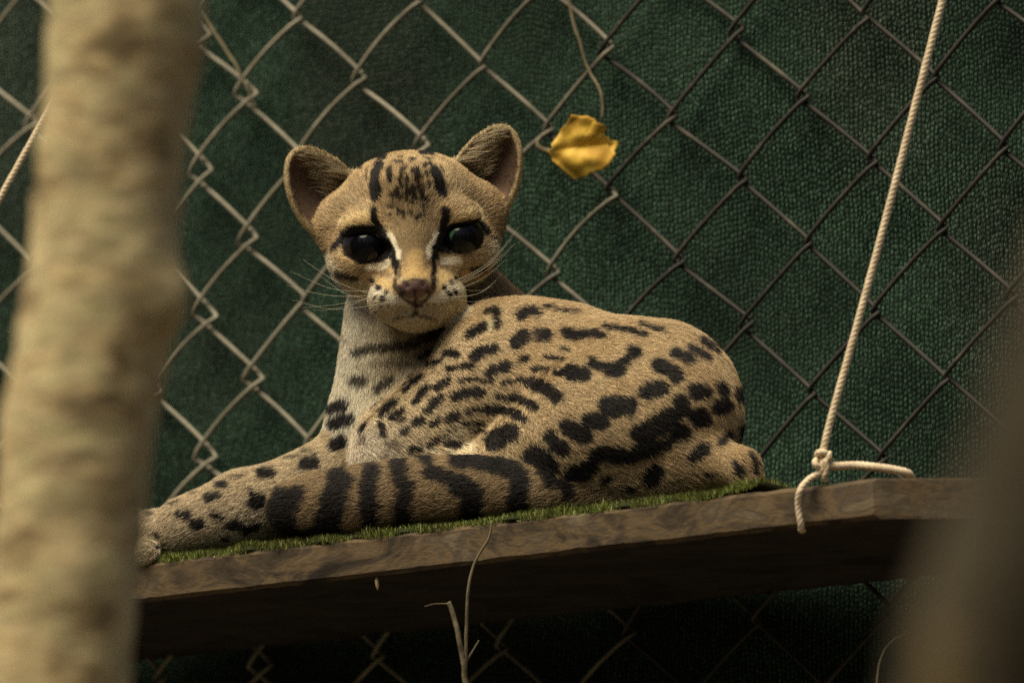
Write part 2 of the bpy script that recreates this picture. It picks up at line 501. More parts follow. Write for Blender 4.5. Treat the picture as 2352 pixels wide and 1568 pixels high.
# ------------------------------------------------------------------ tree stems in front
def trunk(name, ctrl, rads, d, mat, label, bumps=()):
    """ctrl: frame positions, rads: apparent half widths, d: distance"""
    z = (D0 - d) / S
    k = d / D0 * S
    pts = [P(u, v, z) for u, v in ctrl]
    rr = [r * k for r in rads]
    low = pts[-1]; dirv = (pts[-1] - pts[-2]); dirv /= np.linalg.norm(dirv)
    steps = (low[2] + 0.05) / -dirv[2]
    for f in (0.35, 0.7, 1.0):
        pts.append(low + dirv * steps * f); rr.append(rr[-1] * 1.12)
    n, sides = 260, 40
    path = spline(pts, n)
    rad = np.interp(np.linspace(0, 1, n), np.linspace(0, 1, len(rr)), rr)
    V, F = tube(path, rad, sides)
    cen = np.repeat(path, sides, 0)
    out = (V - cen) / np.repeat(rad, sides)[:, None]
    dn = (vnoise(V * [90, 90, 45], 12) - 0.5) * 0.10 + (vnoise(V * [40, 40, 14], 13) - 0.5) * 0.09 + (vnoise(V * [240, 240, 160], 14) - 0.5) * 0.05
    for (u, v, side, amp, size) in bumps:
        q = P(u, v, z) + side
        dn += amp * np.exp(-((V - q) ** 2).sum(1) / size ** 2)
    V = V + out * (dn * np.repeat(rad, sides))[:, None]
    root = empty(name, path[-1])
    tag(root, label, 'tree')
    mesh_obj('trunk', V, F, mat, root)
    return root
kk = 3.08 / D0 * S
trunk('young_tree', [(330, -900), (308, -300), (288, 0), (252, 400), (216, 760), (172, 1100), (130, 1568), (95, 2000)],
      [160, 166, 168, 166, 172, 174, 175, 178], 3.08, M_bark,
      'pale mottled tree stem standing upright at the left in front of the shelf',
      bumps=[(388, 690, np.array([0, -0.01, 0]), 0.30, 0.016), (430, 90, np.array([0, -0.01, 0]), 0.12, 0.03)])
tr2 = trunk('leaning_tree', [(2990, -600), (2730, 200), (2590, 560), (2440, 1000), (2340, 1300), (2260, 1568), (2180, 2000)],
      [170, 180, 190, 196, 196, 196, 196], 1.85, M_bark2,
      'dark brown leaning tree stem, close and blurred at the lower right corner')

# ------------------------------------------------------------------ cords
def cord_mesh(path, r, pitch=0.0085, n=None):
    """three twisted strands"""
    p = np.asarray(path, float)
    seg = np.linalg.norm(np.diff(p, axis=0), axis=1)
    L = seg.sum()
    n = n or max(12, int(L / 0.0011))
    s = np.concatenate([[0], np.cumsum(seg)])
    q = np.linspace(0, L, n)
    c = np.stack([np.interp(q, s, p[:, i]) for i in range(3)], 1)
    t = np.gradient(c, axis=0); t /= np.linalg.norm(t, axis=1)[:, None]
    ref = np.array([0.1, 0.95, 0.2])
    a = np.cross(t, ref); a /= np.linalg.norm(a, axis=1)[:, None]
    b = np.cross(t, a)
    parts = []
    for k in range(3):
        ph = 2 * np.pi * (q / pitch + k / 3)
        pp = c + r * 0.30 * (np.cos(ph)[:, None] * a + np.sin(ph)[:, None] * b)
        parts.append(tube(pp, r * 0.70, 8))
    return merge(parts)
def hang(pts, r, n=80):
    return spline([P(*p) for p in pts], n)
RR = 0.0021
zr = zf(1890) - 10
rope_r = empty('rope', EB)
tag(rope_r, 'cream twisted rope knotted round the right end of the shelf', 'rope')
V, F = cord_mesh(hang([(2290, -480, zr + 10), (2165, 0, zr), (2100, 250, zr), (2030, 520, zr), (1962, 770, zr), (1905, 975, zr), (1888, 1050, zr)], RR, 120), RR)
mesh_obj('cord', V, F, M_rope, rope_r)
# knot: a lumpy overhand with a loop and two throats
kn_pts = []
for i in range(46):
    a = i / 45 * 4 * math.pi
    rr_ = 15 + 3 * math.sin(a * 1.5)
    kn_pts.append((1889 + rr_ * math.cos(a), 1055 + 30 * (i / 45 - 0.5) + 14 * math.sin(a), zr + 18 * math.sin(a * 1.5 + 0.6)))
V, F = cord_mesh(np.array([P(*p) for p in kn_pts]), RR * 0.85, 0.007)
mesh_obj('knot', V, F, M_rope, rope_r)
V, F = cord_mesh(hang([(1893, 1060, zr + 6), (1882, 1085, zr + 12), (1858, 1100, zr + 14), (1838, 1125, zr + 30), (1833, 1160, zr + 22), (1840, 1208, zr + 18), (1842, 1216, zr - 20), (1860, 1205, zr - 200)], RR), RR * 0.86)
mesh_obj('loop', V, F, M_rope, rope_r)
V, F = cord_mesh(hang([(1885, 1065, zr + 8), (1920, 1070, zr + 4), (1965, 1068, zr - 5), (2010, 1072, zr + 10), (2050, 1078, zr + 10), (2084, 1086, zr), (2094, 1100, zr - 20), (2100, 1130, zr - 30)], RR), RR * 1.12)
mesh_obj('loop', V, F, M_rope, rope_r)
V, F = cord_mesh(hang([(1895, 1055, zr + 20), (1900, 1080, zr + 18), (1890, 1098, zr + 10), (1902, 1104, zr + 2)], RR, 30), RR * 0.7)
mesh_obj('cord_end', V, F, M_rope, rope_r)
zl = zf(-300)
rope_l = empty('rope', EA)
tag(rope_l, 'cream rope slanting behind the pale tree stem at the far left', 'rope')
V, F = cord_mesh(hang([(430, -300, zl), (259, 0, zl), (115, 250, zl), (0, 455, zl), (-200, 820, zl), (-490, 1378, zl)], RR), RR * 0.95)
mesh_obj('cord', V, F, M_rope, rope_l)
kp = [( -490 + 15 * math.cos(i / 3.0), 1380 + 14 * math.sin(i / 3.0), zl + 10 * math.sin(i / 2.0)) for i in range(30)]
V, F = cord_mesh(np.array([P(*p) for p in kp]), RR * 0.9)
mesh_obj('knot', V, F, M_rope, rope_l)

# ------------------------------------------------------------------ dry leaf caught on the fence
def leaf():
    cu, cv = 1352, 345
    c = P(cu, cv, 0); w = on_fence(cu, cv)
    base = fence(w[0], w[1], 0.014)
    outl = [(-62, 8), (-48, -12), (-22, -48), (-12, -68), (24, -66), (40, -60), (44, -50), (62, -46), (64, -38), (60, -24), (72, -12), (90, -8), (82, 6), (78, 26), (64, 44), (38, 56), (10, 66), (-4, 72), (-30, 52), (-52, 30)]
    outl = [tuple(np.asarray(a_) * (1 - f_) + np.asarray(b_) * f_ + (rng.normal(0, 2.6, 2) if f_ else 0)) for a_, b_ in zip(outl, outl[1:] + outl[:1]) for f_ in (0, .33, .66)]
    m = len(outl); R = 14
    k = S * 1.13
    V = [(0.0, 0.0)]
    for r in range(1, R + 1):
        for (x, y) in outl:
            f = r / R
            V.append((x * f, y * f))
    V = np.array(V)
    x, y = V[:, 0], V[:, 1]
    # folded along the veins that fan out from the stem at the left
    ang = np.arctan2(y - 8, x + 70)
    rad = np.hypot(x + 70, y - 8)
    dep = 16 * (np.abs(np.sin(ang * 4.2 + 0.35)) - 0.5) * (rad / 110) + 0.0016 * (x ** 2) - 10 * sstep(40, 80, x) + 5 * np.sin(y / 18.0) + 14 * (vnoise(np.stack([x / 22.0, y / 22.0, x * 0], 1), 77) - 0.5)
    W = base + (x * k)[:, None] * RGT - (y * k)[:, None] * UPV - (dep * k)[:, None] * FWD
    F = []
    for q in range(m):
        F.append((0, 1 + q, 1 + (q + 1) % m))
        for r in range(R - 1):
            a = 1 + r * m
            F.append((a + q, a + m + q, a + m + (q + 1) % m, a + (q + 1) % m))
    root = empty('dry_leaf', base)
    tag(root, 'curled yellow dead leaf caught on the wire fence beside the cat\'s ear', 'leaf')
    o = mesh_obj('blade', W, F, M_leaf, root)
    so = o.modifiers.new('thick', 'SOLIDIFY'); so.thickness = 0.0002
    st = spline([base + (a * k) * RGT - (b_ * k) * UPV - c_ * k * FWD for a, b_, c_ in ((-50, 12, 0), (-66, 10, 3), (-80, 2, 4), (-84, -10, 2), (-78, -18, 0))], 16)
    V, F = tube(st, np.linspace(0.0022, 0.0008, 16), 8)
    mesh_obj('stalk', V, F, M_twig, root)
leaf()

# ------------------------------------------------------------------ twigs and dry stems
def twig(pts, r0, r1, label, branches=()):
    root = empty('dry_twig', P(*pts[0]))
    tag(root, label, 'twig')
    p = spline([P(*q) for q in pts], 40)
    p = p + (np.stack([vnoise(p * 160, 40 + i) for i in range(3)], 1) - 0.5) * r0 * 0.9
    V, F = tube(p, np.linspace(r0, r1, 40), 7)
    mesh_obj('stem', V, F, M_twig, root)
    for bp, b0, b1 in branches:
        V, F = tube(spline([P(*q) for q in bp], 20), np.linspace(b0, b1, 20), 6)
        mesh_obj('side_shoot', V, F, M_twig, root)
twig([(1130, 1195, 240), (1122, 1235, 245), (1092, 1290, 250), (1076, 1350, 255), (1072, 1440, 250), (1070, 1530, 250), (1066, 1640, 250)], 0.0006, 0.0012,
     'thin dry vine hanging in front of the board and below it',
     branches=[([(1070, 1520, 250), (1085, 1495, 240), (1100, 1470, 235)], 0.0008, 0.0004)])
zz = 330
twig([(1030, 1382, zz), (1044, 1420, zz), (1058, 1490, zz), (1070, 1570, zz), (1078, 1660, zz)], 0.0013, 0.0017,
     'pale broken twig standing up below the shelf',
     branches=[([(1032, 1386, zz), (1000, 1386, zz - 5), (975, 1392, zz - 10)], 0.0004, 0.0002)])
def fz(u, v, k):
    """nearness of the fence plane at (u, v), k metres in front of it"""
    w = on_fence(u, v); q = fence(w[0], w[1], k)
    return (u, v, (D0 - project(q)[2]) / S)
twig([fz(1300, -60, .008), fz(1310, 20, .008), fz(1332, 100, .010), fz(1352, 160, .010), fz(1380, 215, .012), fz(1385, 275, .012)], 0.0010, 0.0008,
     'dull dry stem hanging above the yellow leaf')
twig([fz(458, 30, .008), fz(500, 85, .008), fz(540, 150, .009), fz(590, 250, .009)], 0.0014, 0.0006,
     'brown dry stem slanting beside the pale tree stem at the top')
twig([fz(2010, 1640, .25), fz(2020, 1520, .24), fz(2050, 1470, .23), fz(2090, 1450, .23)], 0.0007, 0.0004,
     'fine curved stalk below the shelf at the lower right')
# flakes of wood on the board's front
for i, (u, v, a, l) in enumerate([(1192, 1196, 0.3, 20), (1468, 1192, 1.2, 22), (1500, 1180, 1.6, 24), (1494, 1236, 1.4, 14), (344, 1284, -0.5, 30), (866, 1338, 1.5, 34), (935, 1275, 1.3, 18)]):
    z = zf(u) + 4
    c, s_ = math.cos(a), math.sin(a)
    pts = []
    for (x, y, dz) in ((-1, 0, 0), (-.3, .28, 2), (.5, .2, 1), (1, -.05, 0), (.3, -.25, 2), (-.5, -.2, 1), (0, 0, 6)):
        x *= l * 0.5; y *= l * 0.5
        pts.append(P(u + c * x - s_ * y, v + s_ * x + c * y, z + dz))
    F = [(i2, (i2 + 1) % 6, 6) for i2 in range(6)] + [(5, 4, 3, 2, 1, 0)]
    o = mesh_obj('wood_flake', pts, F, M_flake, smooth=False)
    tag(o, 'tiny pale wood flake stuck to the front edge of the board', 'wood flake', 'wood flakes on the board edge')
# ------------------------------------------------------------------ the cat: one continuous skin from blended volumes
ORG = P(1030, 900, -60)
AX = np.stack([RGT, UPV, -FWD])              # local x right, y up, z to the viewer; unit = S metres
def loc(u, v, z):
    return (AX @ (P(u, v, z) - ORG)) / S
def sc(z):
    return (D0 - z * S) / D0
PR = []                                       # (kind, region, data, k)
def cone(reg, a, ra, b, rb, k=35, sub=False):
    PR.append(('cone', reg, (loc(*a), ra * sc(a[2]), loc(*b), rb * sc(b[2])), k, sub))
def chain(reg, pts, k=30):
    for p, q in zip(pts[:-1], pts[1:]):
        cone(reg, p[:3], p[3], q[:3], q[3], k)
def ell(reg, c, r, rot=0.0, k=30, sub=False, ry=0.0, local=None):
    """ellipsoid; rot rolls in the frame plane (degrees, counter-clockwise), ry turns about the upright axis"""
    c = loc(*c) if local is None else np.asarray(local, float)
    a, b = math.radians(rot), math.radians(ry)
    Rz = np.array([[math.cos(a), -math.sin(a), 0], [math.sin(a), math.cos(a), 0], [0, 0, 1]])
    Ry = np.array([[math.cos(b), 0, math.sin(b)], [0, 1, 0], [-math.sin(b), 0, math.cos(b)]])
    PR.append(('ell', reg, (c, np.asarray(r, float), (Rz @ Ry).T), k, sub))

# trunk of the body
cone('body', (1200, 888, -150), 184, (1500, 938, 60), 204, 40)
cone('body', (1200, 888, -150), 186, (965, 1060, -200), 158, 50)
cone('body', (1130, 812, -180), 106, (1300, 830, -110), 120, 60)
# haunch, knee, foot
cone('body', (1120, 1085, -30), 78, (1370, 985, 100), 178, 16)
cone('body', (1370, 985, 100), 178, (1528, 965, 145), 178, 20)
cone('body', (1120, 1090, -40), 70, (1040, 1060, -60), 52, 35)
cone('body', (1300, 1110, 110), 95, (1600, 1085, 230), 70, 40)
cone('body', (1590, 1050, 235), 84, (1698, 1074, 305), 42, 30)
cone('body', (1698, 1074, 305), 42, (1722, 1112, 320), 35, 22)
# tail
chain('tail', [(1400, 1130, 190, 50), (1270, 1125, 165, 62), (1150, 1120, 95, 74), (985, 1130, 0, 80), (840, 1148, -75, 80), (735, 1158, -130, 74), (676, 1166, -165, 60)], 4)
# chest, neck
cone('neck', (905, 1000, -360), 150, (922, 730, -340), 128, 45)
cone('neck', (905, 1000, -360), 150, (1010, 960, -400), 150, 45)
cone('neck', (1030, 800, -420), 130, (1130, 770, -380), 95, 50)
cone('neck', (960, 620, -420), 130, (1120, 735, -430), 95, 50)
# fore legs
chain('leg', [(860, 1060, -350, 122), (720, 1130, -330, 96), (560, 1170, -300, 86), (430, 1210, -335, 70)], 24)
ell('leg', (352, 1232, -370), (72, 62, 66), 12, 25)
for i, (u, v, z) in enumerate(((320, 1262, -330), (300, 1258, -370), (335, 1268, -300))):
    ell('leg', (u, v, z), (34, 28, 30), 5, 10)
chain('leg', [(830, 1090, -400, 90), (640, 1175, -420, 70), (470, 1235, -440, 60)], 30)

# head, in its own frame (roll 5 degrees)
HC = loc(947, 556, -255)
HR = math.radians(5.0)
def hl(x, y, z):
    return HC + np.array([x * math.cos(HR) - y * math.sin(HR), x * math.sin(HR) + y * math.cos(HR), z])
def hell(c, r, rot=0, k=25, sub=False, ry=0.0, reg='head'):
    ell(reg, None, r, rot + 5.0, k, sub, ry, local=hl(*c))
def hcone(a, ra, b, rb, k=25, sub=False, reg='head'):
    PR.append(('cone', reg, (hl(*a), ra, hl(*b), rb), k, sub))
hell((0, 62, -60), (178, 150, 180), k=30)            # skull
hell((0, -8, -30), (184, 108, 140), k=38)
hell((-160, 40, -50), (60, 80, 60), 12, k=40)
hell((160, 40, -50), (60, 80, 60), -12, k=40)
hell((-102, -40, 10), (92, 72, 98), k=38)           # cheeks
hell((102, -40, 10), (92, 72, 98), k=38)
hcone((0, 110, 70), 84, (0, 10, 108), 58, 45)        # forehead to bridge
hcone((0, 10, 106), 56, (0, -90, 164), 44, 38)       # bridge of the nose
hell((-95, 56, 80), (66, 36, 50), 10, 28)            # brows
hell((98, 56, 80), (64, 36, 50), -6, 28)
hell((-48, -126, 120), (66, 54, 62), 14, 40)         # whisker pads
hell((48, -126, 120), (66, 54, 62), -14, 40)
hell((0, -99, 190), (40, 27, 26), 0, 12)            # nose tip
hell((0, -172, 92), (58, 36, 66), 0, 34)             # chin
hell((0, -142, 66), (82, 48, 80), 0, 30)
# eye sockets
hell((-103, -1, 146), (60, 29, 62), -17, 6, sub=True)
hell((112, -3, 146), (52, 26, 62), 13, 6, sub=True)
# lids
# mouth line and nostril wings
hcone((-72, -168, 160), 4, (0, -152, 192), 5, 12, sub=True)
hcone((72, -168, 160), 4, (0, -152, 192), 5, 12, sub=True)
hcone((0, -122, 208), 5, (0, -150, 196), 5, 6, sub=True)
hell((-18, -104, 215), (8, 6, 10), 20, 5, sub=True)
hell((18, -104, 215), (8, 6, 10), -20, 5, sub=True)
# ears: cupped shells
def ear(c, r, rot, ry, reg):
    PR.append(('ear', reg, (hl(*c), r, rot, ry), 16, False))
ear((-197, 132, -60), (84, 125, 66), 30, 14, 'ear')
ear((184, 140, -60), (84, 128, 66), -30, -14, 'ear')

def d_cone(p, dat):
    a, ra, b, rb = dat
    ab = b - a
    t = np.clip(((p - a) @ ab) / (ab @ ab), 0, 1)
    q = p - a - t[..., None] * ab
    return np.sqrt((q * q).sum(-1)) - (ra + t * (rb - ra))
def d_ell(p, dat):
    c, r, M = dat
    q = (p - c) @ M.T
    k0 = np.sqrt(((q / r) ** 2).sum(-1)); k1 = np.sqrt(((q / (r * r)) ** 2).sum(-1)) + 1e-9
    return k0 * (k0 - 1) / k1
def d_ear(p, dat):
    c, r, rot, ry = dat
    a, b = math.radians(rot + 5), math.radians(ry)
    Rz = np.array([[math.cos(a), -math.sin(a), 0], [math.sin(a), math.cos(a), 0], [0, 0, 1]])
    Ry = np.array([[math.cos(b), 0, math.sin(b)], [0, 1, 0], [-math.sin(b), 0, math.cos(b)]])
    M = (Rz @ Ry).T
    r = np.asarray(r, float)
    q = (p - c) @ M.T
    # widen the base, round the tip
    f = 1.0 - 0.16 * np.clip(q[..., 1] / r[1], -1, 1)
    qq = q.copy(); qq[..., 0] = q[..., 0] / f
    k0 = np.sqrt(((qq / r) ** 2).sum(-1)); k1 = np.sqrt(((qq / (r * r)) ** 2).sum(-1)) + 1e-9
    outer = k0 * (k0 - 1) / k1
    q2 = qq - np.array([0, 2, 34.0]); r2 = r * np.array([0.89, 0.92, 1.05])
    k0 = np.sqrt(((q2 / r2) ** 2).sum(-1)); k1 = np.sqrt(((q2 / (r2 * r2)) ** 2).sum(-1)) + 1e-9
    inner = k0 * (k0 - 1) / k1
    front = q[..., 2] - 14                     # cut the shell open towards the viewer
    return np.maximum(np.maximum(outer, -inner), front)
DF = {'cone': d_cone, 'ell': d_ell, 'ear': d_ear}

VOX = 5.5
lo = np.array([-790., -420., -560.]); hi = np.array([760., 660., 480.])
dims = np.ceil((hi - lo) / VOX).astype(int) + 1
axs = [lo[i] + VOX * np.arange(dims[i]) for i in range(3)]
Fd = np.full(dims, 60.0, dtype=np.float32)
def bbox(kind, dat, pad):
    if kind == 'cone':
        a, ra, b, rb = dat
        m = max(ra, rb) + pad
        return np.minimum(a, b) - m, np.maximum(a, b) + m
    r = np.max(dat[1]) * 1.25 + pad
    return dat[0] - r, dat[0] + r
for sub_pass in (False, True):
    for kind, reg, dat, k, sub in PR:
        if sub != sub_pass: continue
        b0, b1 = bbox(kind, dat, 55)
        i0 = np.clip(np.floor((b0 - lo) / VOX).astype(int), 0, dims - 1)
        i1 = np.clip(np.ceil((b1 - lo) / VOX).astype(int) + 1, 1, dims)
        if (i1 <= i0).any(): continue
        sl = tuple(slice(i0[i], i1[i]) for i in range(3))
        g = np.stack(np.meshgrid(*[axs[i][sl[i]] for i in range(3)], indexing='ij'), -1)
        d = DF[kind](g, dat).astype(np.float32)
        f = Fd[sl]
        if not sub:
            h = np.clip(0.5 + 0.5 * (f - d) / k, 0, 1)
            Fd[sl] = f * (1 - h) + d * h - k * h * (1 - h)
        else:
            d = -d
            h = np.clip(0.5 + 0.5 * (d - f) / k, 0, 1)
            Fd[sl] = f * (1 - h) + d * h + k * h * (1 - h)

def surface_nets(Fv):
    ins = Fv < 0
    nx, ny, nz = Fv.shape
    c = [ins[dx:nx - 1 + dx, dy:ny - 1 + dy, dz:nz - 1 + dz] for dx in (0, 1) for dy in (0, 1) for dz in (0, 1)]
    cnt = sum(x.astype(np.int8) for x in c)
    act = (cnt > 0) & (cnt < 8)
    cells = np.argwhere(act)
    idx = -np.ones(act.shape, dtype=np.int64)
    idx[act] = np.arange(len(cells))
    pos = np.zeros((len(cells), 3)); num = np.zeros(len(cells))
    corners = [(dx, dy, dz) for dx in (0, 1) for dy in (0, 1) for dz in (0, 1)]
    val = {q: Fv[cells[:, 0] + q[0], cells[:, 1] + q[1], cells[:, 2] + q[2]] for q in corners}
    for a in corners:
        for ax in range(3):
            if a[ax] == 0:
                b = list(a); b[ax] = 1; b = tuple(b)
                va, vb = val[a], val[b]
                cr = (va < 0) != (vb < 0)
                t = np.where(cr, va / np.where(cr, va - vb, 1), 0)
                pt = np.array(a, float) + t[:, None] * (np.array(b) - np.array(a))
                pos += np.where(cr[:, None], pt, 0); num += cr
    verts = cells + pos / num[:, None]
    quads = []
    for ax in range(3):
        o1, o2 = (ax + 1) % 3, (ax + 2) % 3
        sl0 = [slice(None)] * 3; sl1 = [slice(None)] * 3
        sl0[ax] = slice(0, -1); sl1[ax] = slice(1, None)
        A_, B_ = ins[tuple(sl0)], ins[tuple(sl1)]
        e = np.argwhere(A_ != B_)
        ok = (e[:, o1] > 0) & (e[:, o2] > 0) & (e[:, o1] < Fv.shape[o1] - 1) & (e[:, o2] < Fv.shape[o2] - 1)
        e = e[ok]
        flip = A_[e[:, 0], e[:, 1], e[:, 2]]
        def cid(d1, d2):
            q = e.copy(); q[:, o1] += d1; q[:, o2] += d2
            return idx[q[:, 0], q[:, 1], q[:, 2]]
        q = np.stack([cid(-1, -1), cid(0, -1), cid(0, 0), cid(-1, 0)], 1)
        q = np.where(flip[:, None], q, q[:, ::-1])
        quads.append(q)
    return verts, np.concatenate(quads)
sv, sq = surface_nets(Fd)
sv = lo + VOX * sv
# relax a little
for _ in range(3):
    acc = np.zeros_like(sv); n_ = np.zeros(len(sv))
    for a in range(4):
        b = (a + 1) % 4
        np.add.at(acc, sq[:, a], sv[sq[:, b]]); np.add.at(n_, sq[:, a], 1)
        np.add.at(acc, sq[:, b], sv[sq[:, a]]); np.add.at(n_, sq[:, b], 1)
    sv = sv * 0.5 + 0.5 * acc / np.maximum(n_, 1)[:, None]
def to_world(q):
    return ORG + (q * S) @ AX
skin_w = to_world(sv)

REG = ['body', 'tail', 'neck', 'leg', 'head', 'ear']
def region_of(q):
    best = np.full(len(q), 1e9); rid = np.zeros(len(q), int)
    for kind, reg, dat, k, sub in PR:
        if sub: continue
        d = DF[kind](q, dat)
        m = d < best
        best[m] = d[m]; rid[m] = REG.index(reg)
    return rid

# ---- coat markings, traced on the animal: (region set, points, half width, colour, softness)
Z1 = lambda p: (611.5 + p[0] * .336, 263.4 + p[1] * .336)
Z2 = lambda p: (752.6 + p[0] * .44, 639.7 + p[1] * .44)
Z3 = lambda p: (310.5 + p[0] * .32, 846.7 + p[1] * .32)
BLK = (0.011, 0.009, 0.008); DKB = (0.045, 0.030, 0.018); CRM = (0.66, 0.58, 0.40); TAN = (0.50, 0.335, 0.145)
MARK = []
def mk(reg, zf_, k, lst, col=BLK, soft=4.0, op=1.0):
    for pts, w in lst:
        MARK.append((reg, [zf_(p) for p in pts], w * k, col, soft, op))
HB = ('head',)
# light areas of the face first
Z4 = lambda p: (715 + p[0] * .2, 489.2 + p[1] * .2)
Z5 = lambda p: (799.7 + p[0] * .24, 696.2 + p[1] * .24)
PALE = (0.56, 0.50, 0.35)
mk(HB, Z4, .2, [([(150, 540), (260, 650), (330, 820)], 90), ([(2080, 400), (2060, 520), (2090, 640)], 80), ([(500, 900), (560, 1000)], 120), ([(1850, 850), (1800, 950)], 120)], PALE, 14, 0.85)
mk(HB, Z4, .2, [([(410, 150), (500, 95), (600, 65), (670, 95)], 72), ([(1650, 105), (1730, 50), (1850, 35), (1900, 70)], 66)], (0.80, 0.63, 0.34), 9, 1.0)
mk(HB, Z4, .2, [([(1150, 40), (1170, 200), (1180, 400)], 260)], (0.215, 0.155, 0.080), 30, 0.8)
mk(HB, Z4, .2, [([(1185, 500), (1190, 600)], 85), ([(1110, 690), (1290, 690)], 75)], (0.44, 0.30, 0.125), 9, 0.9)
mk(HB, Z4, .2, [([(1000, 520), (1015, 640), (985, 750)], 24), ([(1375, 520), (1385, 640), (1410, 750)], 24)], (0.10, 0.07, 0.04), 7, 0.85)
mk(HB, Z4, .2, [([(820, 790), (900, 830), (930, 900)], 60), ([(1510, 700), (1480, 820), (1440, 900)], 60)], (0.52, 0.375, 0.17), 9, 0.9)
mk(HB, Z4, .2, [([(690, 900), (760, 930), (860, 930), (950, 990), (1040, 1040)], 62), ([(1680, 860), (1610, 900), (1520, 960), (1430, 980), (1350, 1030)], 62)], (0.68, 0.62, 0.47), 9, 0.95)
mk(HB, Z4, .2, [([(940, 1250), (1080, 1290), (1200, 1300), (1320, 1280), (1420, 1240)], 55)], (0.56, 0.48, 0.32), 8, 0.95)
mk(HB, Z4, .2, [([(1000, 1110), (1120, 1120), (1300, 1120), (1420, 1100)], 50)], (0.34, 0.28, 0.18), 12, 0.7)
mk(HB, Z4, .2, [([(560, 640), (700, 660), (860, 700)], 38), ([(1480, 620), (1560, 610), (1660, 680), (1690, 750)], 26)], (0.24, 0.165, 0.085), 9, 0.8)
mk(HB, Z1, .336, [([(520, 650), (600, 560), (640, 470)], 62), ([(1290, 400), (1370, 520), (1450, 620)], 62)], (0.27, 0.195, 0.105), 26, 0.55)
# forehead bars and spots
mk(HB, Z1, .336, [([(765, 362), (752, 450), (757, 575)], 38), ([(1150, 405), (1180, 480), (1195, 548)], 38), ([(740, 305), (810, 300)], 18),
    ([(1060, 270), (1150, 270)], 16), ([(1085, 312), (1140, 320)], 11), ([(1085, 360), (1130, 355)], 17), ([(600, 375), (660, 375)], 9), ([(690, 400), (690, 470)], 10),
    ([(848, 400), (858, 470)], 17), ([(875, 345), (920, 350)], 15), ([(1040, 400), (1052, 450)], 19), ([(985, 330), (1010, 320)], 12), ([(900, 300), (930, 310)], 9),
    ([(1200, 380), (1210, 420)], 9)], BLK, 4)
rf = np.random.default_rng(3)
for i in range(130):
    x = rf.normal(985, 75); y = rf.uniform(370, 720)
    if abs(x - 985) > 140 or (y > 600 and rf.random() < 0.45): continue
    l = rf.uniform(8, 40) * (0.5 if y > 580 else 1)
    a = rf.normal((x - 985) / 300, 0.35)
    mk(HB, Z1, .336, [([(x, y), (x + math.sin(a) * l, y + math.cos(a) * l)], rf.uniform(7, 12))], (0.022, 0.016, 0.010), 3.0, 0.95)
# eye surrounds
mk(HB, Z4, .2, [([(722, 0), (735, 90), (790, 170)], 52), ([(1535, -10), (1535, 90), (1500, 210)], 52),
    ([(300, 400), (380, 290), (480, 215), (620, 195), (760, 200), (840, 250), (905, 350), (950, 470), (965, 600)], 46), ([(965, 600), (965, 690)], 24),
    ([(400, 390), (440, 480), (530, 540), (640, 562), (760, 535), (880, 525)], 26), ([(300, 400), (265, 440)], 26),
    ([(1410, 500), (1420, 350), (1490, 235), (1570, 195), (1700, 145), (1850, 125), (1940, 155), (2000, 230)], 44), ([(1410, 480), (1400, 600), (1400, 690)], 28),
    ([(1450, 445), (1560, 462), (1700, 445), (1820, 385), (1890, 290), (1905, 220)], 22), ([(2020, 240), (2110, 340)], 16)], BLK, 4)
mk(HB, Z4, .2, [([(500, 340), (640, 380), (800, 410)], 140), ([(880, 430), (920, 480)], 60), ([(1560, 330), (1700, 290), (1810, 250)], 120), ([(1470, 380), (1450, 420)], 50)], BLK, 4)
mk(HB, Z4, .2, [([(905, 260), (960, 345), (1000, 425), (1012, 500)], 30), ([(1432, 245), (1382, 345), (1350, 425), (1347, 490)], 30),
    ([(675, 632), (780, 614), (860, 588)], 46), ([(1505, 552), (1580, 556), (1685, 540)], 44)], (0.84, 0.77, 0.57), 5, 1.0)
mk(HB, Z4, .2, [([(345, 435), (400, 520), (480, 572)], 27), ([(1965, 285), (1930, 375), (1835, 440)], 27)], (0.66, 0.50, 0.26), 5, 0.95)
# nose leather, mouth, whisker spots, cheeks
mk(HB, Z4, .2, [([(965, 770), (985, 860), (1050, 970), (1150, 1040), (1240, 1040), (1330, 985), (1390, 880), (1415, 770)], 24), ([(1060, 780), (1330, 780)], 22)], (0.030, 0.021, 0.017), 6, 0.9)
mk(HB, Z4, .2, [([(1060, 850), (1330, 850)], 48), ([(1110, 920), (1280, 920)], 50), ([(1190, 960), (1200, 990)], 46)], (0.19, 0.118, 0.104), 7)
mk(HB, Z4, .2, [([(1195, 900), (1195, 1060), (1200, 1150)], 16), ([(1060, 905), (1030, 880)], 16), ([(1330, 905), (1360, 880)], 16)], (0.014, 0.010, 0.009), 6, 0.9)
mk(HB, Z4, .2, [([(950, 1215), (1080, 1185), (1200, 1165), (1330, 1185), (1430, 1205)], 19)], (0.03, 0.022, 0.015), 8, 0.75)
mk(HB, Z4, .2, [([(x, y), (x + 4, y + 2)], r) for x, y, r in ((775, 850, 32), (860, 885, 32), (735, 965, 25), (820, 975, 36), (700, 785, 32), (1520, 855, 31), (1600, 805, 31), (1660, 745, 29), (1575, 945, 37), (1650, 910, 27))], BLK, 4)
mk(HB, Z4, .2, [([(x, y), (x + 4, y + 2)], r) for x, y, r in ((810, 1070, 14), (890, 1075, 14), (980, 1070, 12), (1340, 1050, 13), (1420, 1050, 13), (1500, 1045, 13), (640, 1080, 14), (740, 1130, 12))], DKB, 4, 0.8)
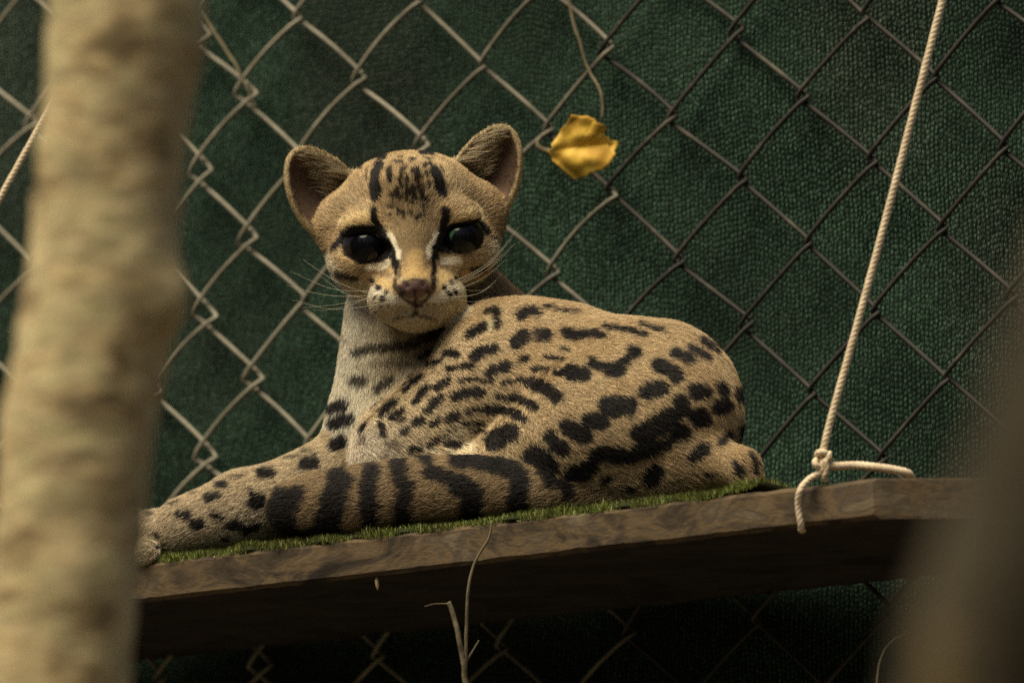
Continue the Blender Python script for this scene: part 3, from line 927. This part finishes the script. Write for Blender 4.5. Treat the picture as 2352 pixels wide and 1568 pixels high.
mk(HB, Z4, .2, [([(330, 705), (430, 735), (510, 740)], 40), ([(165, 455), (185, 440)], 28), ([(225, 670), (255, 710)], 18), ([(1840, 660), (1940, 650)], 44), ([(2065, 625), (2090, 600)], 24), ([(2125, 690), (2145, 680)], 24)], (0.022, 0.018, 0.012), 6, 0.92)
# body
BD = ('body',)
mk(BD, Z2, .44, [([(1130,150),(1300,175)],7),([(1240,285),(1290,295)],26),([(1290,295),(1370,290),(1440,300)],19),([(1440,250),(1560,265),(1660,295)],10),([(1630,240),(1760,275)],9),([(1950,320),(2030,370)],18),([(1890,360),(1980,410)],18),([(1810,390),(1860,400),(1890,430)],26),([(1730,455),(1780,475),(1825,510)],36),([(1380,440),(1440,465),(1500,480),(1550,440),(1600,390)],24),([(1480,480),(1520,475)],34),([(1595,390),(1605,392)],34),([(1220,370),(1270,378)],6),([(1140,415),(1230,420)],9),([(1190,490),(1260,495)],14),([(1275,490),(1330,500)],40),([(1460,670),(1520,670),(1570,665)],46),([(1660,590),(1700,580),(1745,580)],38),([(1160,830),(1190,870),(1225,885)],36),([(1255,775),(1300,800),(1340,815)],42),([(1360,745),(1400,740),(1425,745)],42),([(1080,930),(1110,950),(1140,990)],54),([(1400,920),(1480,920),(1560,930),(1620,905),(1700,880)],40),([(1740,870),(1775,850)],26),([(1630,810),(1680,790),(1740,760),(1795,725)],50),([(1845,640),(1850,680)],34),([(1825,810),(1850,800)],38),([(1925,590),(1960,590)],40),([(2050,560),(2060,590)],28),([(2145,580),(2155,620)],26),([(2042,665),(2068,665)],40),([(1930,720),(1950,730)],46),([(2165,770),(2165,830)],20),([(2055,850),(2090,820)],26),([(1905,935),(1965,890)],32),([(1680,1045),(1715,1005)],42),([(1280,1015),(1330,1015),(1365,980)],46),([(2130,970),(2160,1010)],22),([(2215,920),(2230,980),(2240,1020)],14),([(1970,1020),(2000,1025)],10),([(1060,1140),(1180,1150)],30),([(1560,1100),(1600,1090)],14),([(1430,1060),(1470,1040)],16)], BLK, 5)
mk(BD, Z5, .24, [([(960,1290),(1060,1225),(1150,1225)],48),([(760,1420),(860,1420)],45),([(1000,1410),(1150,1390)],75)], (0.66,0.57,0.38), 12, 0.85)
mk(BD, Z5, .24, [([(1320,90),(1430,70)],22),([(1412,110),(1420,220)],30),([(1160,310),(1240,260),(1300,225)],34),([(1650,110),(1700,82),(1790,87)],42),([(1610,380),(1680,330)],58),([(1850,310),(1890,310)],55),([(1200,520),(1260,470),(1340,450),(1410,440)],42),([(950,490),(1040,490)],32),([(760,590),(830,570),(900,540)],20),([(960,640),(1060,610),(1180,610)],26),([(1340,670),(1440,630),(1530,600)],38),([(1650,540),(1710,535)],24),([(1770,630),(1900,630)],20),([(570,710),(600,690)],14),([(540,840),(600,770),(700,710)],24),([(640,950),(700,870),(760,800)],30),([(850,800),(940,740)],32),([(1080,750),(1200,735),(1370,745)],18),([(1020,900),(1130,860),(1270,850)],40),([(1480,760),(1620,740),(1740,750)],20),([(1740,760),(1850,800),(1960,860),(2000,900)],58),([(1430,890),(1580,900)],22),([(1580,900),(1680,930),(1790,990)],36),([(1150,1030),(1270,1010)],22),([(1340,1010),(1480,1020),(1600,1060),(1680,1100)],38),([(760,1030),(820,960),(880,900)],28),([(320,1060),(380,1000),(450,940)],28),([(420,1100),(510,1030)],28),([(480,1140),(540,1110)],18),([(650,1140),(700,1130)],40),([(810,1160),(860,1110)],28),([(970,1110),(1040,1080)],38),([(1110,1140),(1290,1140)],18),([(1180,1210),(1300,1230)],18),([(1400,1320),(1450,1280)],80),([(1540,1230),(1570,1240)],70),([(960,1340),(1070,1350)],32),([(780,1360),(860,1280)],30),([(920,1270),(1020,1190)],12),([(530,1240),(570,1210)],30),([(320,1170),(340,1260)],30),([(110,1220),(150,1160)],18),([(220,1010),(320,920)],12),([(590,1410),(680,1390)],26),([(2050,640),(2150,620)],20)], (0.014,0.011,0.009), 5)
mk(BD, Z5, .24, [([(1355,150),(1365,250)],16)], (0.60,0.52,0.32), 5)
mk(BD, Z5, .24, [([(400,1360),(460,1370)],40),([(330,1490),(380,1450)],24),([(130,1290),(140,1330)],24),([(1790,300),(1770,330)],40)], (0.09,0.065,0.045), 8, 0.7)
# tail rings
TL = ('tail',)
mk(TL, Z2, .44, [([(680, 950), (780, 950), (870, 985)], 36), ([(920, 970), (990, 1020), (1010, 1080), (1000, 1150), (1000, 1260)], 46), ([(540, 1010), (620, 1035)], 36), ([(700, 1080), (760, 1120), (760, 1180), (740, 1280)], 52),
    ([(490, 930), (530, 960)], 24), ([(1120, 980), (1160, 1060)], 30), ([(1230, 1060), (1260, 1120)], 30)], BLK, 6)
mk(TL, Z3, .32, [([(1900, 680), (1900, 780), (1950, 850), (1930, 1000), (1930, 1150)], 56), ([(1700, 740), (1680, 850), (1690, 1000), (1690, 1150)], 56), ([(1470, 800), (1430, 960), (1400, 1060), (1380, 1180)], 80),
    ([(1070, 930), (1020, 1050), (1010, 1180)], 70), ([(1170, 890), (1120, 1000), (1110, 1180)], 50), ([(1300, 1180), (1000, 1200)], 40), ([(1120, 1100), (1100, 1180)], 50)], (0.016, 0.013, 0.011), 7)
# neck bands, plus shade painted under the chin
NK = ('neck',)
mk(NK, Z5, .24, [([(70, 480), (200, 432), (400, 420), (600, 400), (750, 330), (850, 280)], 30), ([(700, 510), (850, 440), (930, 390)], 26), ([(60, 760), (140, 740)], 38), ([(290, 840), (340, 790), (400, 740)], 34), ([(960, 300), (1060, 170), (1140, 40)], 50)], (0.028, 0.022, 0.015), 7, 0.92)
mk(NK, Z5, .24, [([(250, 590), (420, 580), (530, 570)], 24), ([(500, 250), (700, 290), (860, 200)], 60), ([(-60, 330), (-20, 360)], 14)], (0.07, 0.05, 0.03), 12, 0.6)  # wide middle stroke is the chin's shade painted into the coat
LG = ('leg', 'neck')
mk(LG, Z3, .32, [([(1410, 285), (1490, 260)], 44), ([(1430, 390), (1520, 360)], 54), ([(1430, 555), (1490, 515)], 48), ([(1220, 680), (1280, 670)], 48), ([(1200, 590), (1260, 580), (1300, 620)], 9), ([(1080, 640), (1160, 630)], 12),
    ([(905, 750), (965, 745)], 44), ([(1320, 790), (1390, 780)], 26), ([(1120, 860), (1200, 850)], 32), ([(865, 965), (895, 950)], 58), ([(835, 890), (850, 900)], 26), ([(595, 822), (640, 830)], 25), ([(530, 920), (585, 910)], 38),
    ([(325, 1040), (385, 1060)], 34), ([(435, 1110), (465, 1110)], 40), ([(565, 1045), (620, 1065)], 24), ([(680, 1120), (735, 1110)], 38), ([(145, 1190), (175, 1200)], 24), ([(790, 1165), (870, 1130)], 34), ([(640, 1220), (680, 1215)], 20),
    ([(270, 970), (320, 960)], 14), ([(80, 1040), (110, 1045)], 12), ([(400, 900), (440, 890)], 8), ([(700, 780), (760, 770)], 9), ([(150, 1280), (200, 1250)], 10)], BLK, 6)

def coat(q, rid):
    """albedo of the coat at local points q"""
    W = to_world(q)
    u, v, _ = project(W)
    n1 = vnoise(q / 60.0, 50); n2 = vnoise(q / 9.0, 51); n3 = vnoise(q / 22.0, 52)
    uu = u + (n3 - 0.5) * 7; vv = v + (vnoise(q / 20.0, 53) - 0.5) * 7
    base = np.tile(np.array([0.47, 0.36, 0.205]), (len(q), 1))
    def put(m, c):
        base[:] = base * (1 - m[:, None]) + np.asarray(c) * m[:, None]
    R = lambda *n: np.isin(rid, [REG.index(x) for x in n])
    put(0.5 * sstep(0.35, 0.7, n1), (0.37, 0.255, 0.125))
    bd = R('body').astype(float)
    # belly and flank fold paler and greyer
    put(bd * sstep(1230, 900, u) * 0.55, (0.56, 0.46, 0.29))
    put(bd * sstep(1000, 840, u) * sstep(930, 1010, v) * 0.75, (0.46, 0.41, 0.32))
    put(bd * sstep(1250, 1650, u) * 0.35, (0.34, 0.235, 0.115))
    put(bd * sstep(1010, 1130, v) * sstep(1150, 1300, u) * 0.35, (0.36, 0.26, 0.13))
    lg = R('leg').astype(float)
    put(lg * sstep(-60, 60, v - (1330 - 0.31 * u)) * 0.75, (0.44, 0.38, 0.27))
    put(lg * 0.6, (0.50, 0.43, 0.30))
    nk = R('neck').astype(float)
    put(nk * sstep(1010, 880, u) * 0.8, (0.52, 0.46, 0.31))
    put(nk * sstep(900, 800, u) * 0.85, (0.72, 0.67, 0.52))
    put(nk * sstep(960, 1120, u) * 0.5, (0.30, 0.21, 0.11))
    tl = R('tail').astype(float)
    put(tl * 0.9, (0.255, 0.185, 0.10))
    hd = R('head').astype(float)
    put(hd * 0.35, (0.40, 0.27, 0.12))
    put(hd * sstep(630, 700, v) * 0.8, (0.56, 0.50, 0.36))
    er = R('ear').astype(float)
    put(er, (0.30, 0.20, 0.10))
    for regs, pts, w, col, soft, op in MARK:
        m = np.zeros(len(q))
        p = np.asarray(pts)
        lo_, hi_ = p.min(0) - w - soft - 8, p.max(0) + w + soft + 8
        s = R(*regs) & (u > lo_[0]) & (u < hi_[0]) & (v > lo_[1]) & (v < hi_[1])
        if not s.any(): continue
        x = np.stack([uu[s], vv[s]], 1)
        d = np.full(len(x), 1e9)
        for a, b in zip(p[:-1], p[1:]):
            ab = b - a
            t = np.clip(((x - a) @ ab) / (ab @ ab + 1e-9), 0, 1)
            d = np.minimum(d, np.linalg.norm(x - a - t[:, None] * ab, axis=1))
        if regs == BD and col[0] < 0.1: w = w * (1.2 if p[:, 0].mean() < 1250 else 1.1) + 1.0
        if regs == NK: w = w * 1.45 + 0.8
        if regs == TL: w = w * 1.22
        m[s] = op * sstep(w + soft * 0.5, w - soft * 0.5, d + (n2[s] - 0.5) * soft * 1.2)
        put(m, col)
    return base, u, v

# ears need their own frame: rim, hollow, back
EARS = [p for p in PR if p[0] == 'ear']
def ear_tint(q, rid, col, extra=None):
    e = rid == REG.index('ear')
    if not e.any(): return col
    qe = q[e]; out = col[e]
    dd = []
    for _, _, (c, r, rot, ry), _, _ in EARS:
        a, b = math.radians(rot + 5), math.radians(ry)
        Rz = np.array([[math.cos(a), -math.sin(a), 0], [math.sin(a), math.cos(a), 0], [0, 0, 1]])
        Ry = np.array([[math.cos(b), 0, math.sin(b)], [0, 1, 0], [-math.sin(b), 0, math.cos(b)]])
        dd.append(((qe - c) @ (Rz @ Ry)) / np.asarray(r, float))
    near = np.argmin([np.linalg.norm(x, axis=1) for x in dd], axis=0)
    L = np.where((near == 0)[:, None], dd[0], dd[1])
    sgn = np.where(near == 0, 1.0, -1.0)                 # +x is towards the head for the left ear
    f = 1.0 - 0.16 * np.clip(L[:, 1], -1, 1)
    rr_ = np.hypot(L[:, 0] / f, L[:, 1])
    n = vnoise(qe / 14.0, 60)
    hollow = sstep(0.95, 0.86, rr_ + (n - 0.5) * 0.08)
    c = np.tile(np.array([0.52, 0.42, 0.24]), (len(qe), 1))
    dark = np.array([0.115, 0.074, 0.048])
    c = c * (1 - hollow[:, None]) + dark * hollow[:, None]
    pale = hollow * sstep(-0.1, 0.55, L[:, 0] * sgn) * sstep(0.35, 0.65, vnoise(np.stack([L[:, 0] * 6, L[:, 1] * 12, L[:, 0] * 0], 1), 61)) * 0.8
    c = c * (1 - pale[:, None]) + np.array([0.30, 0.25, 0.15]) * pale[:, None]
    if extra is not None:
        extra['pale'] = hollow * sstep(0.0, 0.5, L[:, 0] * sgn); extra['sgn'] = sgn
    low = hollow * sstep(-0.35, -0.7, L[:, 1])
    c = c * (1 - low[:, None]) + np.array([0.22, 0.17, 0.12]) * low[:, None]
    out[:] = c
    col[e] = out
    return col

rid_v = region_of(sv)
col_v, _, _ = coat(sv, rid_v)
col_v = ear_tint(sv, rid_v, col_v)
cat = empty('spotted_cat', P(1100, 1200, 0))
tag(cat, 'spotted wild cat with huge dark eyes lying curled on the turf mat', 'cat')
M_skin = attr_mat('cat_skin', rough=0.8, spec=0.15)
skin = mesh_obj('body', skin_w, sq, M_skin, cat)
at = skin.data.attributes.new('Col', 'FLOAT_COLOR', 'POINT')
at.data.foreach_set('color', np.concatenate([col_v, np.ones((len(col_v), 1))], 1).astype(np.float32).ravel())

# ---- fur
def fur(count):
    tri = np.concatenate([sq[:, [0, 1, 2]], sq[:, [0, 2, 3]]])
    a, b, c = sv[tri[:, 0]], sv[tri[:, 1]], sv[tri[:, 2]]
    cr = np.cross(b - a, c - a); ar = np.linalg.norm(cr, axis=1) * 0.5
    nrm = cr / (2 * ar[:, None] + 1e-9)
    wgt = ar * np.where(nrm[:, 2] > -0.25, 1.0, 0.22)
    rt = rid_v[tri[:, 0]]
    wgt = wgt * np.where(np.isin(rt, [REG.index('head'), REG.index('ear')]), 2.4, 1.0)
    ti = rng.choice(len(tri), count, p=wgt / wgt.sum())
    r1, r2 = rng.random(count), rng.random(count)
    sw = r1 + r2 > 1; r1[sw], r2[sw] = 1 - r1[sw], 1 - r2[sw]
    q = a[ti] + r1[:, None] * (b[ti] - a[ti]) + r2[:, None] * (c[ti] - a[ti])
    # smooth normals
    vn = np.zeros_like(sv)
    for k in range(3): np.add.at(vn, tri[:, k], cr)
    vn /= np.linalg.norm(vn, axis=1)[:, None] + 1e-9
    n = vn[tri[ti, 0]]
    rid = rid_v[tri[ti, 0]]
    is_ = lambda x: rid == REG.index(x)
    # lie of the coat
    flow = np.zeros_like(q)
    flow[is_('body')] = (0.75, -0.55, 0.25)
    flow[is_('tail')] = (-0.95, -0.25, -0.3)
    flow[is_('neck')] = (0.12, -1.0, -0.1)
    flow[is_('leg')] = (-0.85, -0.5, 0.0)
    h = is_('head')
    rel = q - hl(0, -70, 190)
    flow[h] = rel[h] / (np.linalg.norm(rel[h], axis=1)[:, None] + 1e-9)
    e = is_('ear')
    flow[e] = (0, 1, 0.2)
    # haunch: hair sweeps down and towards the tail root
    flow = flow - n * (flow * n).sum(1)[:, None]
    flow /= np.linalg.norm(flow, axis=1)[:, None] + 1e-6
    jit = rng.normal(0, 1, q.shape); jit -= n * (jit * n).sum(1)[:, None]
    clump = np.stack([vnoise(q / 26.0, 70 + i) for i in range(3)], 1) - 0.5
    clump -= n * (clump * n).sum(1)[:, None]
    flow = flow + 0.22 * jit + 0.5 * clump
    flow /= np.linalg.norm(flow, axis=1)[:, None] + 1e-6
    ln = np.full(count, 23.0)
    ln[is_('tail')] = 26; ln[is_('leg')] = 22; ln[is_('neck')] = 22
    hd = np.linalg.norm(rel, axis=1)
    ln[h] = (7 + 16 * sstep(60, 260, hd))[h]
    ln[e] = 8
    ex = {}
    ear_tint(q, rid, np.zeros_like(q), ex)
    tuft = np.zeros(count, bool); tuft[e] = (ex['pale'] > 0.45) & (rng.random(e.sum()) < 0.22)
    sg_ = np.zeros(count); sg_[e] = ex['sgn']
    tf = np.stack([-sg_, np.full(count, 0.45), np.full(count, 0.5)], 1) + rng.normal(0, 0.22, q.shape)
    flow = np.where(tuft[:, None], tf / np.linalg.norm(tf, axis=1)[:, None], flow)
    ln[tuft] = 44
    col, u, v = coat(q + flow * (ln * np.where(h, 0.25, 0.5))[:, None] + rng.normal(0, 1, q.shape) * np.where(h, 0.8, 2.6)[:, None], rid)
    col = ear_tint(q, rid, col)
    col[tuft] = np.array([0.44, 0.37, 0.24])
    # bare nose and eye rims
    nose = h & (np.abs(u - 957) < 36) & (v > 634) & (v < 700)
    ln[nose] = 1.5
    ln *= rng.uniform(0.65, 1.15, count)
    lift = np.where(h, 0.30, 0.34) * rng.uniform(0.6, 1.5, count)
    K = 4
    pts = np.zeros((count, K, 3))
    for k in range(K):
        t = k / (K - 1)
        up = lift * (t - 0.45 * t * t)
        pts[:, k] = q + ln[:, None] * (flow * t * 0.95 + n * up[:, None])
    pts -= (n * 1.0)[:, None, :]
    pw = to_world(pts.reshape(-1, 3)).astype(np.float32)
    br = np.where(h, rng.uniform(0.5, 1.45, count), rng.uniform(0.66, 1.32, count))[:, None]
    dark = col.mean(1, keepdims=True) < 0.05
    col = col * np.where(dark, rng.uniform(0.7, 1.5, (count, 1)), br)
    # agouti: light tips among the tan
    tip = (rng.random((count, 1)) < 0.16) & ~dark
    col = np.where(tip, np.minimum(col * 1.35, 0.8), col)
    cv = bpy.data.hair_curves.new('fur')
    cv.add_curves([K] * count)
    cv.attributes['position'].data.foreach_set('vector', pw.ravel())
    rad = np.tile(np.array([0.00011, 0.00010, 0.000075, 0.00002]), count).astype(np.float32)
    ra = cv.attributes.get('radius') or cv.attributes.new('radius', 'FLOAT', 'POINT')
    ra.data.foreach_set('value', rad)
    ca = cv.attributes.new('Col', 'FLOAT_COLOR', 'CURVE')
    ca.data.foreach_set('color', np.concatenate([col, np.ones((count, 1))], 1).astype(np.float32).ravel())
    cv.materials.append(attr_mat('cat_fur', rough=0.6, spec=0.25))
    o = bpy.data.objects.new('fur', cv)
    link(o, cat)
    o['kind'] = 'stuff'
SC.cycles_curves.shape = 'RIBBONS'
fur(380000)

# ---- eyes
def eye(c, r, green, label):
    m, t, b = new_mat('eyeball', 0.08, 0.18)
    tc = t.nodes.new('ShaderNodeTexCoord')
    sep = t.nodes.new('ShaderNodeSeparateXYZ')
    t.links.new(tc.outputs['Object'], sep.inputs[0])
    ln_ = t.nodes.new('ShaderNodeVectorMath'); ln_.operation = 'LENGTH'
    cm = t.nodes.new('ShaderNodeCombineXYZ')
    t.links.new(sep.outputs['X'], cm.inputs['X']); t.links.new(sep.outputs['Y'], cm.inputs['Y'])
    t.links.new(cm.outputs[0], ln_.inputs[0])
    rp = t.nodes.new('ShaderNodeValToRGB'); e = rp.color_ramp.elements
    mr = t.nodes.new('ShaderNodeMath'); mr.operation = 'DIVIDE'; mr.inputs[1].default_value = r * S
    t.links.new(ln_.outputs['Value'], mr.inputs[0]); t.links.new(mr.outputs[0], rp.inputs[0])
    e[0].position = 0.62; e[0].color = (0.004, 0.004, 0.005, 1)
    e[1].position = 0.95; e[1].color = (0.012, 0.010, 0.009, 1)
    x = e.new(0.70); x.color = (0.014, 0.010, 0.007, 1)
    x = e.new(0.86); x.color = (0.018, 0.012, 0.008, 1)
    t.links.new(rp.outputs[0], b.inputs['Base Color'])
    pass
    n_, m_ = 32, 20
    V, F = [], []
    for i in range(m_ + 1):
        th = math.pi * i / m_
        for k in range(n_):
            ph = 2 * math.pi * k / n_
            zz_ = math.cos(th)
            bulge = 1.0 + 0.10 * max(0, zz_ - 0.75) * 4
            V.append((r * S * math.sin(th) * math.cos(ph), r * S * math.sin(th) * math.sin(ph), r * S * zz_ * bulge))
    for i in range(m_):
        for k in range(n_):
            F.append((i * n_ + k, (i + 1) * n_ + k, (i + 1) * n_ + (k + 1) % n_, i * n_ + (k + 1) % n_))
    o = mesh_obj('eye', V, F, m, cat)
    w = to_world(hl(*c)[None])[0]
    rot = Matrix((tuple(RGT), tuple(UPV), tuple(-FWD))).transposed().to_4x4()
    o.matrix_basis = Matrix.Translation(Vector(w)) @ rot
    if label: o['label'] = label
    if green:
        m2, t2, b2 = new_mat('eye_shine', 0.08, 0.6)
        b2.inputs['Base Color'].default_value = (0.035, 0.12, 0.055, 1)  # green eyeshine reflection painted as a fixed colour patch on the pupil
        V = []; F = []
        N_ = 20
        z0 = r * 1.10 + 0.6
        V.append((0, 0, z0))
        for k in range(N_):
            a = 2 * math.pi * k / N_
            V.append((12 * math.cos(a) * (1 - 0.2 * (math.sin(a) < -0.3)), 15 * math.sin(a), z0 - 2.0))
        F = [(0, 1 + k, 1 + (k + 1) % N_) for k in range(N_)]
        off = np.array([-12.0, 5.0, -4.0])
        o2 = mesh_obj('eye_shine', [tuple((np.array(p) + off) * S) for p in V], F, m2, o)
    return o
eye((-103, -1, 61), 60, False, None)
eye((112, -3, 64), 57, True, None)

# ---- whiskers
M_whisk, t, b = new_mat('whisker', 0.4, 0.4)
b.inputs['Base Color'].default_value = (0.42, 0.39, 0.28, 1)
rwk = np.random.default_rng(9)
def whisker(pts, r=0.00022):
    V, F = tube(spline(pts, 18), np.linspace(r, r * 0.3, 18), 5)
    mesh_obj('whisker', to_world(V), F, M_whisk, cat)
for sg, ends in ((-1, [(-285, -45, 60), (-300, -75, 60), (-255, -20, 70), (-290, -110, 60), (-240, -140, 70), (-270, -130, 60), (-220, -60, 60)]),
                 (1, [(250, 10, 60), (235, -10, 60), (215, -60, 70), (200, -95, 60), (180, -120, 70), (225, -40, 60), (170, -140, 60), (190, -108, 80), (240, -25, 50)])):
    for i, (ex, ey, ez) in enumerate(ends):
        sx, sy = sg * (62 + 6 * (i % 3)), -110 - 9 * (i % 4)
        a = np.array([sx, sy, 182.0]); e_ = np.array([ex, ey, ez], float)
        mid = (a + e_) / 2 + np.array([sg * 12, -18 + 6 * (i % 3), 40])
        pts = [hl(*p) for p in (a, mid, e_)]
        pts = [p / 1.0 for p in pts]
        V, F = tube(np.array(spline(pts, 18)), np.linspace(0.45, 0.15, 18), 5)
        mesh_obj('whisker', to_world(V), F, M_whisk, cat)
for sg in (-1, 1):
    for k in range(3):
        a = hl(sg * 100, 62, 118); m_ = hl(sg * (112 + 8 * k), 108, 120); e_ = hl(sg * (118 + 24 * k), 150 - 12 * k, 92)
        V, F = tube(np.array(spline([a, m_, e_], 14)), np.linspace(0.6, 0.2, 14), 5)
        mesh_obj('whisker', to_world(V), F, M_whisk, cat)
